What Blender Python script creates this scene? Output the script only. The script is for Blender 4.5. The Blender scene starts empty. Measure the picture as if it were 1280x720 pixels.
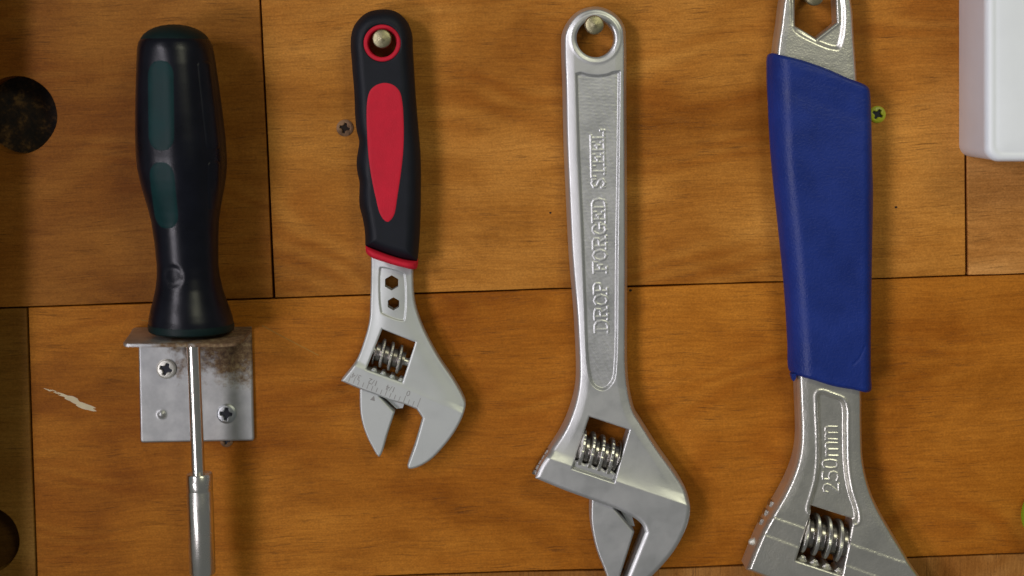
import bpy, bmesh, math, random
import numpy as np
from mathutils import Vector, Matrix

random.seed(7)
rng = np.random.default_rng(7)
SC = bpy.context.scene
COL = SC.collection

# ------------------------------------------------------------------ scale and camera
S = 0.0003            # metres on the board per photograph pixel
D = 600.0             # camera distance from the board, millimetres
CX, CY = 600.0, 100.0 # foot of the camera's perpendicular on the board, photo pixels
Z0 = 1.40             # height of the picture centre above the floor


def kof(h):
    return 1.0 - h / D


def P(px, py, h=0.0):
    """photo pixel at height h (mm) off the board -> world point (board is the XZ plane)"""
    k = kof(h)
    x = (CX - 640) * S + (px - CX) * S * k
    z = Z0 + (360 - CY) * S - (py - CY) * S * k
    return Vector((x, -h / 1000.0, z))


cam_d = bpy.data.cameras.new('camera')
cam = bpy.data.objects.new('camera', cam_d)
COL.objects.link(cam)
cam.location = P(CX, CY) + Vector((0, -D / 1000.0, 0))
cam.rotation_euler = (math.radians(90), 0, 0)
cam_d.sensor_width = 36
cam_d.sensor_fit = 'HORIZONTAL'
cam_d.lens = 36 * (D / 1000.0) / (1280 * S)
cam_d.shift_x = (640 - CX) / 1280
cam_d.shift_y = -(360 - CY) / 1280
cam_d.clip_start = 0.01
cam_d.clip_end = 50
cam_d.dof.use_dof = True
cam_d.dof.focus_distance = D / 1000.0 - 0.008
cam_d.dof.aperture_fstop = 5.0
SC.camera = cam

W = bpy.data.worlds.new('World')
SC.world = W
W.use_nodes = True
bg = W.node_tree.nodes['Background']
bg.inputs['Color'].default_value = (0.97, 1.0, 0.97, 1)
bg.inputs['Strength'].default_value = 0.12


def area(name, loc, target, size, size_y, power, color, spread=180):
    l = bpy.data.lights.new(name, 'AREA')
    l.shape = 'RECTANGLE'
    l.size, l.size_y = size, size_y
    l.energy = power
    l.color = color
    l.spread = math.radians(spread)
    o = bpy.data.objects.new(name, l)
    COL.objects.link(o)
    o.location = loc
    d = (Vector(target) - Vector(loc)).normalized()
    o.rotation_euler = d.to_track_quat('-Z', 'Z').to_euler()
    return o


ctr = P(760, 330)
for dz in (0.38, -0.42):    # a tall window seen as an upper and a lower pane
    area('window_light', ctr + Vector((-0.95, -1.25, dz)), ctr + Vector((0.13, 0, 0)), 0.22, 0.66, 0.385, (1.0, 0.94, 1.02), 36)
area('ceiling_light', ctr + Vector((0.46, -1.00, 0.62)), ctr + Vector((0.07, 0, 0.02)), 0.45, 0.22, 0.235, (1.0, 0.98, 0.70), 44)

SC.view_settings.view_transform = 'Standard'
SC.view_settings.look = 'None'
SC.view_settings.exposure = 0.0
SC.view_settings.gamma = 1.0
SC.view_settings.use_curve_mapping = False

# ------------------------------------------------------------------ tagging


def tag(o, label=None, cat=None, group=None, kind=None):
    if label: o['label'] = label
    if cat: o['category'] = cat
    if group: o['group'] = group
    if kind: o['kind'] = kind
    return o


def thing(name, loc, label, cat, group=None):
    o = bpy.data.objects.new(name, None)
    o.empty_display_size = 0.01
    COL.objects.link(o)
    o.location = loc
    return tag(o, label, cat, group)


def link(name, me, mat, parent=None, loc=None):
    o = bpy.data.objects.new(name, me)
    COL.objects.link(o)
    if mat is not None and len(me.materials) == 0:
        me.materials.append(mat)
    if parent is not None:
        o.parent = parent
    if loc is not None:
        o.location = loc
    return o


# ------------------------------------------------------------------ 2-D shapes (photo pixels)
def curve(pts, n=6, closed=True):
    """Catmull-Rom through points; a point with a third entry is a sharp corner"""
    m = len(pts)
    xy = [np.array(p[:2], float) for p in pts]
    cn = [len(p) > 2 for p in pts]
    out = []
    rngm = m if closed else m - 1
    for i in range(rngm):
        a, b = xy[i], xy[(i + 1) % m]
        p0 = xy[(i - 1) % m] if (closed or i > 0) else a
        p3 = xy[(i + 2) % m] if (closed or i + 2 < m) else b
        if cn[i]: p0 = a - (b - a)
        if cn[(i + 1) % m]: p3 = b + (b - a)
        if cn[i] and cn[(i + 1) % m]:
            out.append(a); continue
        la, lb, lc = (max(np.linalg.norm(v), 1e-6) ** 0.5 for v in (a - p0, b - a, p3 - b))
        t0, t1 = 0, la; t2 = t1 + lb; t3 = t2 + lc
        for j in range(n):
            t = t1 + (t2 - t1) * j / n
            A1 = (t1 - t) / (t1 - t0) * p0 + (t - t0) / (t1 - t0) * a
            A2 = (t2 - t) / (t2 - t1) * a + (t - t1) / (t2 - t1) * b
            A3 = (t3 - t) / (t3 - t2) * b + (t - t2) / (t3 - t2) * p3
            B1 = (t2 - t) / (t2 - t0) * A1 + (t - t0) / (t2 - t0) * A2
            B2 = (t3 - t) / (t3 - t1) * A2 + (t - t1) / (t3 - t1) * A3
            out.append((t2 - t) / (t2 - t1) * B1 + (t - t1) / (t2 - t1) * B2)
    if not closed: out.append(xy[-1])
    return np.array(out)


def segdist(X, Y, A, B):
    """distance from points to the nearest of the segments A->B"""
    shp = X.shape
    x = X.ravel().astype(np.float32); y = Y.ravel().astype(np.float32)
    best = np.full(x.shape, 1e9, np.float32)
    for (ax, ay), (bx, by) in zip(A, B):
        dx, dy = bx - ax, by - ay
        L = dx * dx + dy * dy + 1e-12
        t = np.clip(((x - ax) * dx + (y - ay) * dy) / L, 0, 1)
        d = (x - ax - t * dx) ** 2 + (y - ay - t * dy) ** 2
        np.minimum(best, d, out=best)
    return np.sqrt(best).reshape(shp)


def sd_poly(poly):
    A = np.array(poly, float); B = np.roll(A, -1, axis=0)

    def f(X, Y):
        d = segdist(X, Y, A, B)
        ins = np.zeros(X.shape, bool)
        for (ax, ay), (bx, by) in zip(A, B):
            if ay == by: continue
            c = ((ay > Y) != (by > Y)) & (X < (bx - ax) * (Y - ay) / (by - ay) + ax)
            ins ^= c
        return np.where(ins, -d, d)
    return f


def sd_circle(cx, cy, r):
    return lambda X, Y: np.hypot(X - cx, Y - cy) - r


def hexa(cx, cy, r, rot=0):
    return [(cx + r * math.cos(math.radians(60 * i + rot)), cy + r * math.sin(math.radians(60 * i + rot))) for i in range(6)]


def sstep(a, b, x):
    t = np.clip((x - a) / (b - a), 0, 1)
    return t * t * (3 - 2 * t)


def bbox(poly, pad=3):
    a = np.array(poly)
    return a[:, 0].min() - pad, a[:, 1].min() - pad, a[:, 0].max() + pad, a[:, 1].max() + pad


# ------------------------------------------------------------------ relief mesher
def relief(name, fn, box, step, hn, zback, mat, parent, smooth=True):
    """fn(X,Y) -> (sd, z mm); solid where sd<0; walls drop to zback (mm).  hn: height at which the pixels were traced"""
    x0, y0, x1, y1 = box
    nx = int(math.ceil((x1 - x0) / step)) + 1
    ny = int(math.ceil((y1 - y0) / step)) + 1
    xs = x0 + np.arange(nx) * step
    ys = y0 + np.arange(ny) * step
    X, Y = np.meshgrid(xs, ys)
    sd, _ = fn(X, Y)
    sd = np.where(np.abs(sd) < 1e-4, 1e-4, sd)
    ins = sd < 0
    idx = -np.ones((ny, nx), int)
    n_in = int(ins.sum())
    idx[ins] = np.arange(n_in)
    vx = list(X[ins]); vy = list(Y[ins])
    c = ins[:-1, :-1].astype(int) + ins[:-1, 1:] + ins[1:, 1:] + ins[1:, :-1]
    full = np.argwhere(c == 4)
    part = np.argwhere((c > 0) & (c < 4))
    faces = []
    if len(full):
        j, i = full[:, 0], full[:, 1]
        faces = np.stack([idx[j, i], idx[j + 1, i], idx[j + 1, i + 1], idx[j, i + 1]], 1).tolist()
    ev = {}

    def evert(j, i, j2, i2):
        key = (j, i, j2, i2) if (j, i) < (j2, i2) else (j2, i2, j, i)
        if key in ev: return ev[key]
        a, b = sd[key[0], key[1]], sd[key[2], key[3]]
        t = a / (a - b)
        t = min(max(t, 0.02), 0.98)
        vx.append(xs[key[1]] + (xs[key[3]] - xs[key[1]]) * t)
        vy.append(ys[key[0]] + (ys[key[2]] - ys[key[0]]) * t)
        ev[key] = len(vx) - 1
        return ev[key]
    walls = []
    for j, i in part:
        cs = [(j, i), (j + 1, i), (j + 1, i + 1), (j, i + 1)]
        poly = []; kinds = []
        for a in range(4):
            p, q = cs[a], cs[(a + 1) % 4]
            if ins[p]:
                poly.append(int(idx[p])); kinds.append(0)
            if ins[p] != ins[q]:
                poly.append(evert(p[0], p[1], q[0], q[1])); kinds.append(1 if ins[p] else 2)
        faces.append(poly)
        for a in range(len(poly)):
            b = (a + 1) % len(poly)
            if kinds[a] == 1 and kinds[b] == 2:
                walls.append((poly[a], poly[b]))
    vx = np.array(vx); vy = np.array(vy)
    _, vz = fn(vx.reshape(1, -1), vy.reshape(1, -1))
    vz = np.broadcast_to(np.asarray(vz, float), (1, len(vx))).ravel()
    base = parent.location if parent is not None else Vector((0, 0, 0))
    par = parent
    while par is not None and par.parent is not None:
        par = par.parent
    if par is not None: base = par.location
    k = kof(hn)
    wx = (CX - 640) * S + (vx - CX) * S * k - base.x
    wz = Z0 + (360 - CY) * S - (vy - CY) * S * k - base.z
    wy = -vz / 1000.0 - base.y
    V = np.stack([wx, wy, wz], 1)
    used = sorted({v for w in walls for v in w})
    top = {v: len(V) + n for n, v in enumerate(used)}
    bot = {v: len(V) + len(used) + n for n, v in enumerate(used)}
    if used:
        T = V[used]
        Bv = T.copy(); Bv[:, 1] = -zback / 1000.0 - base.y
        V = np.concatenate([V, T, Bv])
    nf = len(faces)
    for a, b in walls:
        faces.append([top[b], top[a], bot[a], bot[b]])
    me = bpy.data.meshes.new(name)
    me.from_pydata(V.tolist(), [], faces)
    if smooth:
        me.polygons.foreach_set('use_smooth', [True] * len(me.polygons))
    me.update()
    return link(name, me, mat, parent)


# ------------------------------------------------------------------ other meshers
def root_of(o):
    while o.parent is not None: o = o.parent
    return o


def grid_mesh(name, pts, closed_u, mat, parent, caps=(False, False), smooth=True):
    """pts[v][u] world points -> quad grid"""
    base = root_of(parent).location if parent is not None else Vector((0, 0, 0))
    nv, nu = len(pts), len(pts[0])
    verts = [tuple(Vector(p) - base) for row in pts for p in row]
    faces = []
    for v in range(nv - 1):
        for u in range(nu if closed_u else nu - 1):
            u2 = (u + 1) % nu
            faces.append((v * nu + u, v * nu + u2, (v + 1) * nu + u2, (v + 1) * nu + u))
    if caps[0]: faces.append(tuple(range(nu))[::-1])
    if caps[1]: faces.append(tuple((nv - 1) * nu + u for u in range(nu)))
    me = bpy.data.meshes.new(name)
    me.from_pydata(verts, [], faces)
    bm = bmesh.new(); bm.from_mesh(me)
    bmesh.ops.recalc_face_normals(bm, faces=bm.faces)
    bm.to_mesh(me); bm.free()
    if smooth:
        me.polygons.foreach_set('use_smooth', [True] * len(me.polygons))
        try: me.set_sharp_from_angle(angle=math.radians(40))
        except Exception: pass
    return link(name, me, mat, parent)


def lathe(name, a, b, prof, mat, parent, n=48, rfun=None, caps=(True, True)):
    """surface of revolution about a->b (world); prof = [(t 0..1, radius m)]"""
    a, b = Vector(a), Vector(b)
    ax = (b - a).normalized()
    e1 = Vector((0, -1, 0)); e1 = (e1 - ax * e1.dot(ax))
    if e1.length < 1e-4: e1 = Vector((1, 0, 0))
    e1.normalize(); e2 = ax.cross(e1)
    rows = []
    for t, r in prof:
        c = a + (b - a) * t
        row = []
        for i in range(n):
            th = 2 * math.pi * i / n
            rr = r if rfun is None else rfun(t, th, r)
            row.append(c + (e1 * math.cos(th) + e2 * math.sin(th)) * rr)
        rows.append(row)
    return grid_mesh(name, rows, True, mat, parent, caps)


def prism(name, loops, hn, z0, z1, bev, mat, parent, loc=None):
    """flat plate cut to outlines (outer first, then holes) between heights z0..z1 mm, edges rounded by bev mm"""
    cu = bpy.data.curves.new(name, 'CURVE')
    cu.dimensions = '2D'; cu.fill_mode = 'BOTH'
    cu.extrude = max((z1 - z0) / 2000.0 - bev / 1000.0, 1e-6)
    cu.bevel_depth = bev / 1000.0; cu.bevel_resolution = 2; cu.offset = -bev / 1000.0
    base = Vector(loc) if loc is not None else root_of(parent).location
    k = kof(hn)
    for lp in loops:
        sp = cu.splines.new('POLY')
        sp.points.add(len(lp) - 1)
        for q, (px, py) in zip(sp.points, lp):
            q.co = ((CX - 640) * S + (px - CX) * S * k - base.x, Z0 + (360 - CY) * S - (py - CY) * S * k - base.z, 0, 1)
        sp.use_cyclic_u = True
    ob = bpy.data.objects.new(name, cu)
    COL.objects.link(ob)
    dg = bpy.context.evaluated_depsgraph_get()
    me = bpy.data.meshes.new_from_object(ob.evaluated_get(dg))
    bpy.data.objects.remove(ob); bpy.data.curves.remove(cu)
    me.transform(Matrix(((1, 0, 0, 0), (0, 0, -1, -(z0 + z1) / 2000.0 - base.y), (0, 1, 0, 0), (0, 0, 0, 1))))
    me.name = name
    o = link(name, me, mat, parent)
    if loc is not None: o.location = loc
    return o


def text_mesh(s, size, ex, bev):
    cu = bpy.data.curves.new('lettering', 'FONT')
    cu.body = s; cu.size = size; cu.extrude = ex; cu.bevel_depth = bev; cu.bevel_resolution = 1
    cu.align_x = 'CENTER'; cu.align_y = 'CENTER'
    ob = bpy.data.objects.new('lettering', cu); COL.objects.link(ob)
    dg = bpy.context.evaluated_depsgraph_get()
    me = bpy.data.meshes.new_from_object(ob.evaluated_get(dg))
    bpy.data.objects.remove(ob); bpy.data.curves.remove(cu)
    return me


# ------------------------------------------------------------------ materials
class NT:
    def __init__(s, name):
        s.m = bpy.data.materials.new(name); s.m.use_nodes = True
        s.t = s.m.node_tree; s.b = s.t.nodes['Principled BSDF']

    def n(s, typ, **kw):
        nd = s.t.nodes.new(typ)
        for k, v in kw.items():
            if k.startswith('i_'):
                nd.inputs[k[2:].replace('_', ' ')].default_value = v
            else: setattr(nd, k, v)
        return nd

    def l(s, a, b): s.t.links.new(a, b)

    def coord(s, scale=(1, 1, 1), rot=(0, 0, 0), add=None):
        tc = s.n('ShaderNodeTexCoord'); mp = s.n('ShaderNodeMapping')
        mp.inputs['Scale'].default_value = scale; mp.inputs['Rotation'].default_value = rot
        s.l(tc.outputs['Object'], mp.inputs['Vector'])
        if add is not None:
            v = s.n('ShaderNodeVectorMath', operation='ADD')
            s.l(mp.outputs[0], v.inputs[0]); s.l(add, v.inputs[1]); return v.outputs[0]
        return mp.outputs[0]

    def noise(s, vec, scale, detail=3, rough=0.5, dist=0):
        nd = s.n('ShaderNodeTexNoise'); s.l(vec, nd.inputs['Vector'])
        nd.inputs['Scale'].default_value = scale; nd.inputs['Detail'].default_value = detail
        nd.inputs['Roughness'].default_value = rough; nd.inputs['Distortion'].default_value = dist
        return nd.outputs['Fac']

    def ramp(s, fac, stops):
        r = s.n('ShaderNodeValToRGB')
        el = r.color_ramp.elements
        while len(el) < len(stops): el.new(0.5)
        for e, (p, c) in zip(el, stops):
            e.position = p; e.color = (*c, 1) if len(c) == 3 else c
        s.l(fac, r.inputs[0]); return r.outputs[0]

    def mr(s, v, a, b, c, d):
        n = s.n('ShaderNodeMapRange'); s.l(v, n.inputs[0])
        for i, x in enumerate((a, b, c, d)): n.inputs[i + 1].default_value = x
        return n.outputs[0]

    def mix(s, fac, a, b, typ='MIX'):
        m = s.n('ShaderNodeMix', data_type='RGBA', blend_type=typ)
        if isinstance(fac, (int, float)): m.inputs[0].default_value = fac
        else: s.l(fac, m.inputs[0])
        for sock, v in ((m.inputs[6], a), (m.inputs[7], b)):
            if isinstance(v, tuple): sock.default_value = (*v, 1)
            else: s.l(v, sock)
        return m.outputs[2]

    def math(s, op, a, b):
        m = s.n('ShaderNodeMath', operation=op)
        for i, v in enumerate((a, b)):
            if isinstance(v, (int, float)): m.inputs[i].default_value = v
            else: s.l(v, m.inputs[i])
        return m.outputs[0]

    def bump(s, h, strength, dist):
        b = s.n('ShaderNodeBump'); b.inputs['Strength'].default_value = strength; b.inputs['Distance'].default_value = dist
        s.l(h, b.inputs['Height']); s.l(b.outputs[0], s.b.inputs['Normal'])


def metal(name, col, rough, grain=0.25, dirt=0.25, dirtcol=(0.22, 0.19, 0.14), gscale=2600, metallic=1.0):
    s = NT(name)
    v = s.coord()
    n1 = s.noise(v, 90, 5, 0.6)
    n2 = s.noise(v, gscale, 2, 0.6)
    n3 = s.noise(v, 420, 4, 0.65)
    f = s.mr(n1, 0.5, 0.78, 0, dirt)
    c = s.mix(f, col, dirtcol)
    sp = s.mr(n3, 0.62, 0.78, 0, dirt * 0.9)
    c = s.mix(sp, c, dirtcol)
    s.l(c, s.b.inputs['Base Color'])
    s.b.inputs['Metallic'].default_value = metallic
    s.b.inputs['Diffuse Roughness'].default_value = 0.3
    s.l(s.mr(n1, 0.3, 0.7, rough - 0.06, rough + 0.08), s.b.inputs['Roughness'])
    s.bump(s.math('ADD', n2, s.math('MULTIPLY', n3, 1.2)), grain, 0.0002)
    return s.m


def plastic(name, col, rough, grain=0.1, gscale=1500, var=0.15, spec=0.5, coat=0.0):
    s = NT(name)
    v = s.coord()
    n1 = s.noise(v, 70, 4, 0.6); n2 = s.noise(v, gscale, 3, 0.6)
    dk = tuple(x * (1 - var) for x in col); lt = tuple(min(1, x * (1 + var)) for x in col)
    s.l(s.mix(s.mr(n1, 0.3, 0.7, 0, 1), dk, lt), s.b.inputs['Base Color'])
    s.l(s.mr(n1, 0.3, 0.7, rough - 0.05, rough + 0.07), s.b.inputs['Roughness'])
    s.b.inputs['Specular IOR Level'].default_value = spec
    s.b.inputs['Coat Weight'].default_value = coat
    s.bump(n2, grain, 0.0002)
    return s.m


def wood(name, vertical=False):
    s = NT(name)
    oi = s.n('ShaderNodeObjectInfo')
    off = s.n('ShaderNodeCombineXYZ')
    r = s.math('MULTIPLY', oi.outputs['Random'], 7.0)
    s.l(r, off.inputs[0]); s.l(s.math('MULTIPLY', r, 1.7), off.inputs[2])
    rot = (0, math.radians(90), 0) if vertical else (0, math.radians(1.9), 0)
    base = s.coord(rot=rot, add=off.outputs[0])

    def sc(x, z):
        m = s.n('ShaderNodeMapping'); m.inputs['Scale'].default_value = (x, 40, z); s.l(base, m.inputs['Vector']); return m.outputs[0]
    warp = s.noise(sc(9, 14), 1, 3, 0.5)
    wv = s.n('ShaderNodeCombineXYZ'); s.l(s.math('MULTIPLY', warp, 0.014), wv.inputs[2])
    wb = s.n('ShaderNodeVectorMath', operation='ADD'); s.l(base, wb.inputs[0]); s.l(wv.outputs[0], wb.inputs[1])

    def scw(x, z):
        m = s.n('ShaderNodeMapping'); m.inputs['Scale'].default_value = (x, 40, z); s.l(wb.outputs[0], m.inputs['Vector']); return m.outputs[0]
    fig = s.noise(scw(9, 60), 1, 3, 0.5, 0.3)         # broad growth figure
    fib = s.noise(scw(60, 1100), 1, 4, 0.7)             # fibre
    fib2 = s.noise(scw(22, 330), 1, 3, 0.6)
    pore = s.noise(scw(85, 1900), 1, 3, 0.7)           # short dark pores
    pmask = s.noise(scw(25, 130), 1, 3, 0.6)
    blot = s.noise(sc(16, 26), 1, 4, 0.62, 0.5)
    fleck = s.noise(sc(520, 900), 1, 3, 0.6)
    grit = s.noise(sc(1300, 1700), 1, 2, 0.5)
    tint = oi.outputs['Color']
    low = s.noise(scw(5, 17), 1, 2, 0.45, 0.4)
    rings = s.math('SINE', s.math('MULTIPLY', low, 95.0), 0.0)
    rmask = s.noise(sc(9, 16), 1, 2, 0.5)
    cath = s.math('MULTIPLY', s.mr(rings, -1, 1, 0, 1), s.mr(rmask, 0.42, 0.62, 0.0, 1.0))
    c = s.mix(s.mr(fig, 0.35, 0.68, 0, 1), (1.05, 1.06, 1.08), (0.90, 0.84, 0.72))
    c = s.mix(1.0, c, s.ramp(fib, [(0.3, (0.80, 0.76, 0.68)), (0.55, (1, 1, 1)), (0.75, (1.1, 1.1, 1.08))]), 'MULTIPLY')
    c = s.mix(1.0, c, s.ramp(fib2, [(0.28, (0.90, 0.87, 0.82)), (0.5, (1, 1, 1)), (0.75, (1.04, 1.03, 1.0))]), 'MULTIPLY')
    c = s.mix(1.0, c, s.ramp(blot, [(0.32, (0.72, 0.66, 0.55)), (0.5, (1, 1, 1)), (0.68, (1.12, 1.18, 1.30))]), 'MULTIPLY')
    c = s.mix(1.0, c, s.ramp(fleck, [(0.28, (0.88, 0.87, 0.86)), (0.5, (1, 1, 1)), (0.72, (1.10, 1.11, 1.13))]), 'MULTIPLY')
    c = s.mix(1.0, c, s.mix(cath, (1.04, 1.04, 1.04), (0.86, 0.76, 0.60)), 'MULTIPLY')
    c = s.mix(1.0, c, s.ramp(grit, [(0.3, (0.86, 0.86, 0.85)), (0.5, (1, 1, 1)), (0.7, (1.14, 1.14, 1.16))]), 'MULTIPLY')
    cloud = s.noise(sc(7, 11), 1, 3, 0.55, 0.8)
    c = s.mix(1.0, c, s.ramp(cloud, [(0.36, (0.80, 0.72, 0.56)), (0.5, (1.0, 0.98, 0.92)), (0.64, (1.16, 1.20, 1.32))]), 'MULTIPLY')
    c = s.mix(1.0, tint, c, 'MULTIPLY')
    pm = s.math('MULTIPLY', s.mr(pore, 0.54, 0.68, 0, 0.68), s.mr(pmask, 0.42, 0.6, 0.15, 1))
    c = s.mix(pm, c, (0.075, 0.030, 0.008))
    s.l(c, s.b.inputs['Base Color'])
    s.l(s.mr(blot, 0.3, 0.7, 0.42, 0.56), s.b.inputs['Roughness'])
    s.b.inputs['Specular IOR Level'].default_value = 0.12
    s.bump(s.math('SUBTRACT', s.math('MULTIPLY', fib, 0.7), pm), 0.35, 0.00025)
    return s.m


M_wood = wood('varnished_wood')
M_woodv = wood('varnished_wood_upright_grain', True)
def shaded_hole():  # stained hole floor, the shade of the deep hole put into its colour
    s = NT('shaded_hole_wood'); v = s.coord()
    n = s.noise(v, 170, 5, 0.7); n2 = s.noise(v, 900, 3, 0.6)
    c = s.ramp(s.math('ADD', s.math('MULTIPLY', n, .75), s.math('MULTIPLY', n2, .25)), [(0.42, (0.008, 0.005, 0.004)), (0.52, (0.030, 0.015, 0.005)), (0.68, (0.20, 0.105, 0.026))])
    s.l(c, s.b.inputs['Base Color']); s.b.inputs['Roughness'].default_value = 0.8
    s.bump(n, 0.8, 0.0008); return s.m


M_holeshade = shaded_hole()
M_gap = plastic('dark_backing', (0.018, 0.010, 0.006), 0.9, 0.2)
M_satin = metal('satin_chrome', (0.63, 0.64, 0.63), 0.44, 0.12, 0.08, metallic=0.88)
M_matte = metal('matte_chrome', (0.62, 0.65, 0.63), 0.53, 0.08, 0.06, metallic=0.78)
M_cast = metal('cast_chrome', (0.67, 0.66, 0.60), 0.34, 0.42, 0.18, (0.24, 0.20, 0.13), 1500, metallic=0.88)
M_steel = metal('worm_steel', (0.66, 0.65, 0.61), 0.34, 0.15, 0.3, (0.22, 0.15, 0.09))
M_darksteel = metal('dark_steel', (0.36, 0.34, 0.31), 0.28, 0.15, 0.4, (0.08, 0.05, 0.03))  # darker steel for the thread roots and slide teeth
M_shaft = metal('turned_steel', (0.76, 0.74, 0.68), 0.24, 0.08, 0.10)
M_nail = metal('nail_metal', (0.36, 0.33, 0.20), 0.42, 0.4, 0.5)
M_rubber = plastic('black_rubber', (0.007, 0.009, 0.014), 0.52, 0.4, 2200, 0.25, 0.26)
M_red = plastic('red_rubber', (0.60, 0.012, 0.034), 0.6, 0.6, 1800, 0.14, 0.25)
M_blue = plastic('blue_vinyl', (0.006, 0.025, 0.185), 0.44, 1.0, 1100, 0.16, 0.34)
M_white = plastic('white_plastic', (0.87, 0.92, 0.95), 0.38, 0.03, 600, 0.02, 0.5)
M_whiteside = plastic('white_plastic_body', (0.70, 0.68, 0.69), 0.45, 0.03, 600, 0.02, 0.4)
M_grip = plastic('handle_black', (0.004, 0.005, 0.010), 0.30, 0.15, 2200, 0.3, 0.3)
M_green = plastic('handle_green', (0.004, 0.030, 0.031), 0.46, 0.10, 1200, 0.25, 0.16)
M_greendark = plastic('cap_dark_green', (0.004, 0.016, 0.016), 0.5, 0.10, 1200, 0.25, 0.2)
M_yellow = plastic('yellow_passivate', (0.50, 0.55, 0.02), 0.35, 0.5, 1600, 0.45, 0.6)
M_print = plastic('etched_print', (0.33, 0.32, 0.31), 0.6, 0.1)
M_lime = plastic('lime_plastic', (0.30, 0.62, 0.02), 0.4, 0.05)
M_paint = plastic('cream_paint', (0.80, 0.68, 0.44), 0.6, 0.4, 1500, 0.2)
M_scratch = plastic('scratched_varnish', (0.37, 0.19, 0.04), 0.7, 0.2, 900, 0.3, 0.1)
M_whitescrew = metal('bright_screw', (0.80, 0.79, 0.70), 0.45, 0.3, 0.25, metallic=0.7)
M_greyscrew = metal('zinc_screw', (0.52, 0.55, 0.56), 0.36, 0.4, 0.4)
M_rustscrew = metal('worn_screw', (0.32, 0.18, 0.09), 0.8, 1.0, 1.6, (0.045, 0.02, 0.008), metallic=0.0)
M_slot = plastic('slot_shade_dirt', (0.010, 0.012, 0.022), 0.55, 0.3)  # shade and dirt inside the cross slots, put into one dark colour


def galvanised():
    s = NT('galvanised_rusty')
    v = s.coord()
    n1 = s.noise(v, 160, 4, 0.6); n2 = s.noise(v, 1400, 3, 0.6); n3 = s.noise(v, 230, 6, 0.75)
    c = s.mix(s.mr(n1, 0.35, 0.65, 0, 1), (0.44, 0.45, 0.44), (0.56, 0.57, 0.55))
    # rust bloom: strongest under the shelf at the upper right of the plate (object space, metres)
    sep = s.n('ShaderNodeSeparateXYZ'); s.l(v, sep.inputs[0])
    dx = s.mr(sep.outputs[0], 0.001, 0.010, 0.2, 1); dx2 = s.mr(sep.outputs[0], -0.018, -0.002, 0.0, 0.72)
    dz = s.mr(sep.outputs[2], -0.030, -0.007, 0, 1)
    m = s.math('MULTIPLY', s.math('MAXIMUM', dx, dx2), dz)
    rust = s.mr(s.math('ADD', s.math('MULTIPLY', m, 0.62), n3), 0.70, 0.95, 0, 0.95)
    c = s.mix(rust, c, s.ramp(s.noise(v, 600, 4, 0.7), [(0.3, (0.05, 0.024, 0.009)), (0.5, (0.18, 0.095, 0.035)), (0.68, (0.36, 0.27, 0.13))]))
    s.l(c, s.b.inputs['Base Color'])
    s.l(s.mr(rust, 0, 1, 0.85, 0.05), s.b.inputs['Metallic'])
    s.l(s.mr(rust, 0, 1, 0.44, 0.85), s.b.inputs['Roughness'])
    s.bump(s.math('ADD', n2, n3), 0.10, 0.0002)
    return s.m


M_galv = galvanised()

# ------------------------------------------------------------------ the wall of boards
wall = prism('wall', [[(-420, -420), (1760, -420), (1760, 1130), (-420, 1130)]], 0, -24, -12, 0.2, M_gap, None, loc=P(640, 360))
tag(wall, kind='structure')


def plank(loops, tint, mat=M_wood, lift=0.0):
    a = np.array(loops[0]); c = (a.min(0) + a.max(0)) / 2
    w = P(c[0], c[1]) - wall.location
    o = prism('plank', loops, 0, -12, lift, 0.28, mat, None, loc=P(c[0], c[1]))
    o.parent = wall
    o.location = w
    o.color = (*tint, 1)
    return o


def circ(cx, cy, r, n=40, wob=0.0):
    return [(cx + r * (1 + wob * math.sin(3 * t + 1) + wob * .6 * math.sin(7 * t)) * math.cos(t), cy + r * (1 + wob * math.sin(2 * t)) * math.sin(t))
            for t in [2 * math.pi * i / n for i in range(n)]]


def seam(x):  # the long horizontal joint
    return np.interp(x, [-420, 0, 342, 700, 975, 1280, 1760], [398, 385.5, 373, 361, 352.5, 342.5, 327])


def seam2(x):
    return np.interp(x, [-420, 650, 840, 1150, 1280, 1760], [752, 714.5, 710.5, 697, 692, 676])


G = 1.0
topline = -420


def edge(f, xa, xb, dy, n=14):
    return [(x, f(x) + dy + random.uniform(-.35, .35)) for x in np.linspace(xa, xb, n)]


T_A, T_B, T_C = (0.375, 0.150, 0.024), (0.475, 0.198, 0.032), (0.56, 0.265, 0.075)
T_D, T_E, T_F = (0.300, 0.152, 0.030), (0.462, 0.170, 0.018), (0.400, 0.185, 0.050)
pA = plank([[(-420, topline), (306, topline)] + [(324, 0), (333, 185), (341, 371.5)] + edge(seam, 339, -420, -G), circ(22, 144, 49, 44, 0.012)], T_A, lift=0.1)
pB = plank([[(308.5, topline), (1204.5, topline), (1206, 200)] + [(1207, 342)] + edge(seam, 1206, 344, -G, 24) + [(335.5, 185), (326.5, 0)]], T_B)
pC = plank([[(1207.5, topline), (1760, topline)] + edge(seam, 1760, 1210.5, -G) + [(1209, 200)]], T_C, lift=0.15)
pD = plank([edge(seam, -420, 33, G) + [(38, 540), (45, 735)] + edge(seam2, 45, -420, -G), circ(-18, 675, 42, 40, 0.01)], T_D, lift=0.2)
pE = plank([edge(seam, 35.5, 1760, G, 40) + edge(seam2, 1760, 47.5, -G, 30) + [(40.5, 540)]], T_E)
pF = plank([edge(seam2, -420, 1760, G, 40) + [(1760, 1130), (-420, 1130)]], T_F, M_woodv, lift=-0.15)

# the plugs at the bottom of the two round holes
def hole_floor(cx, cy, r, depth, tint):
    o = prism('hole_floor', [circ(cx, cy, r + 4, 32)], 0, -depth - 1.2, -depth, 0.1, M_holeshade if depth > 8 else M_wood, None, loc=P(cx, cy))
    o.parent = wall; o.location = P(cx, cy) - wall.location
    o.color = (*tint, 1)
    return o


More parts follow.
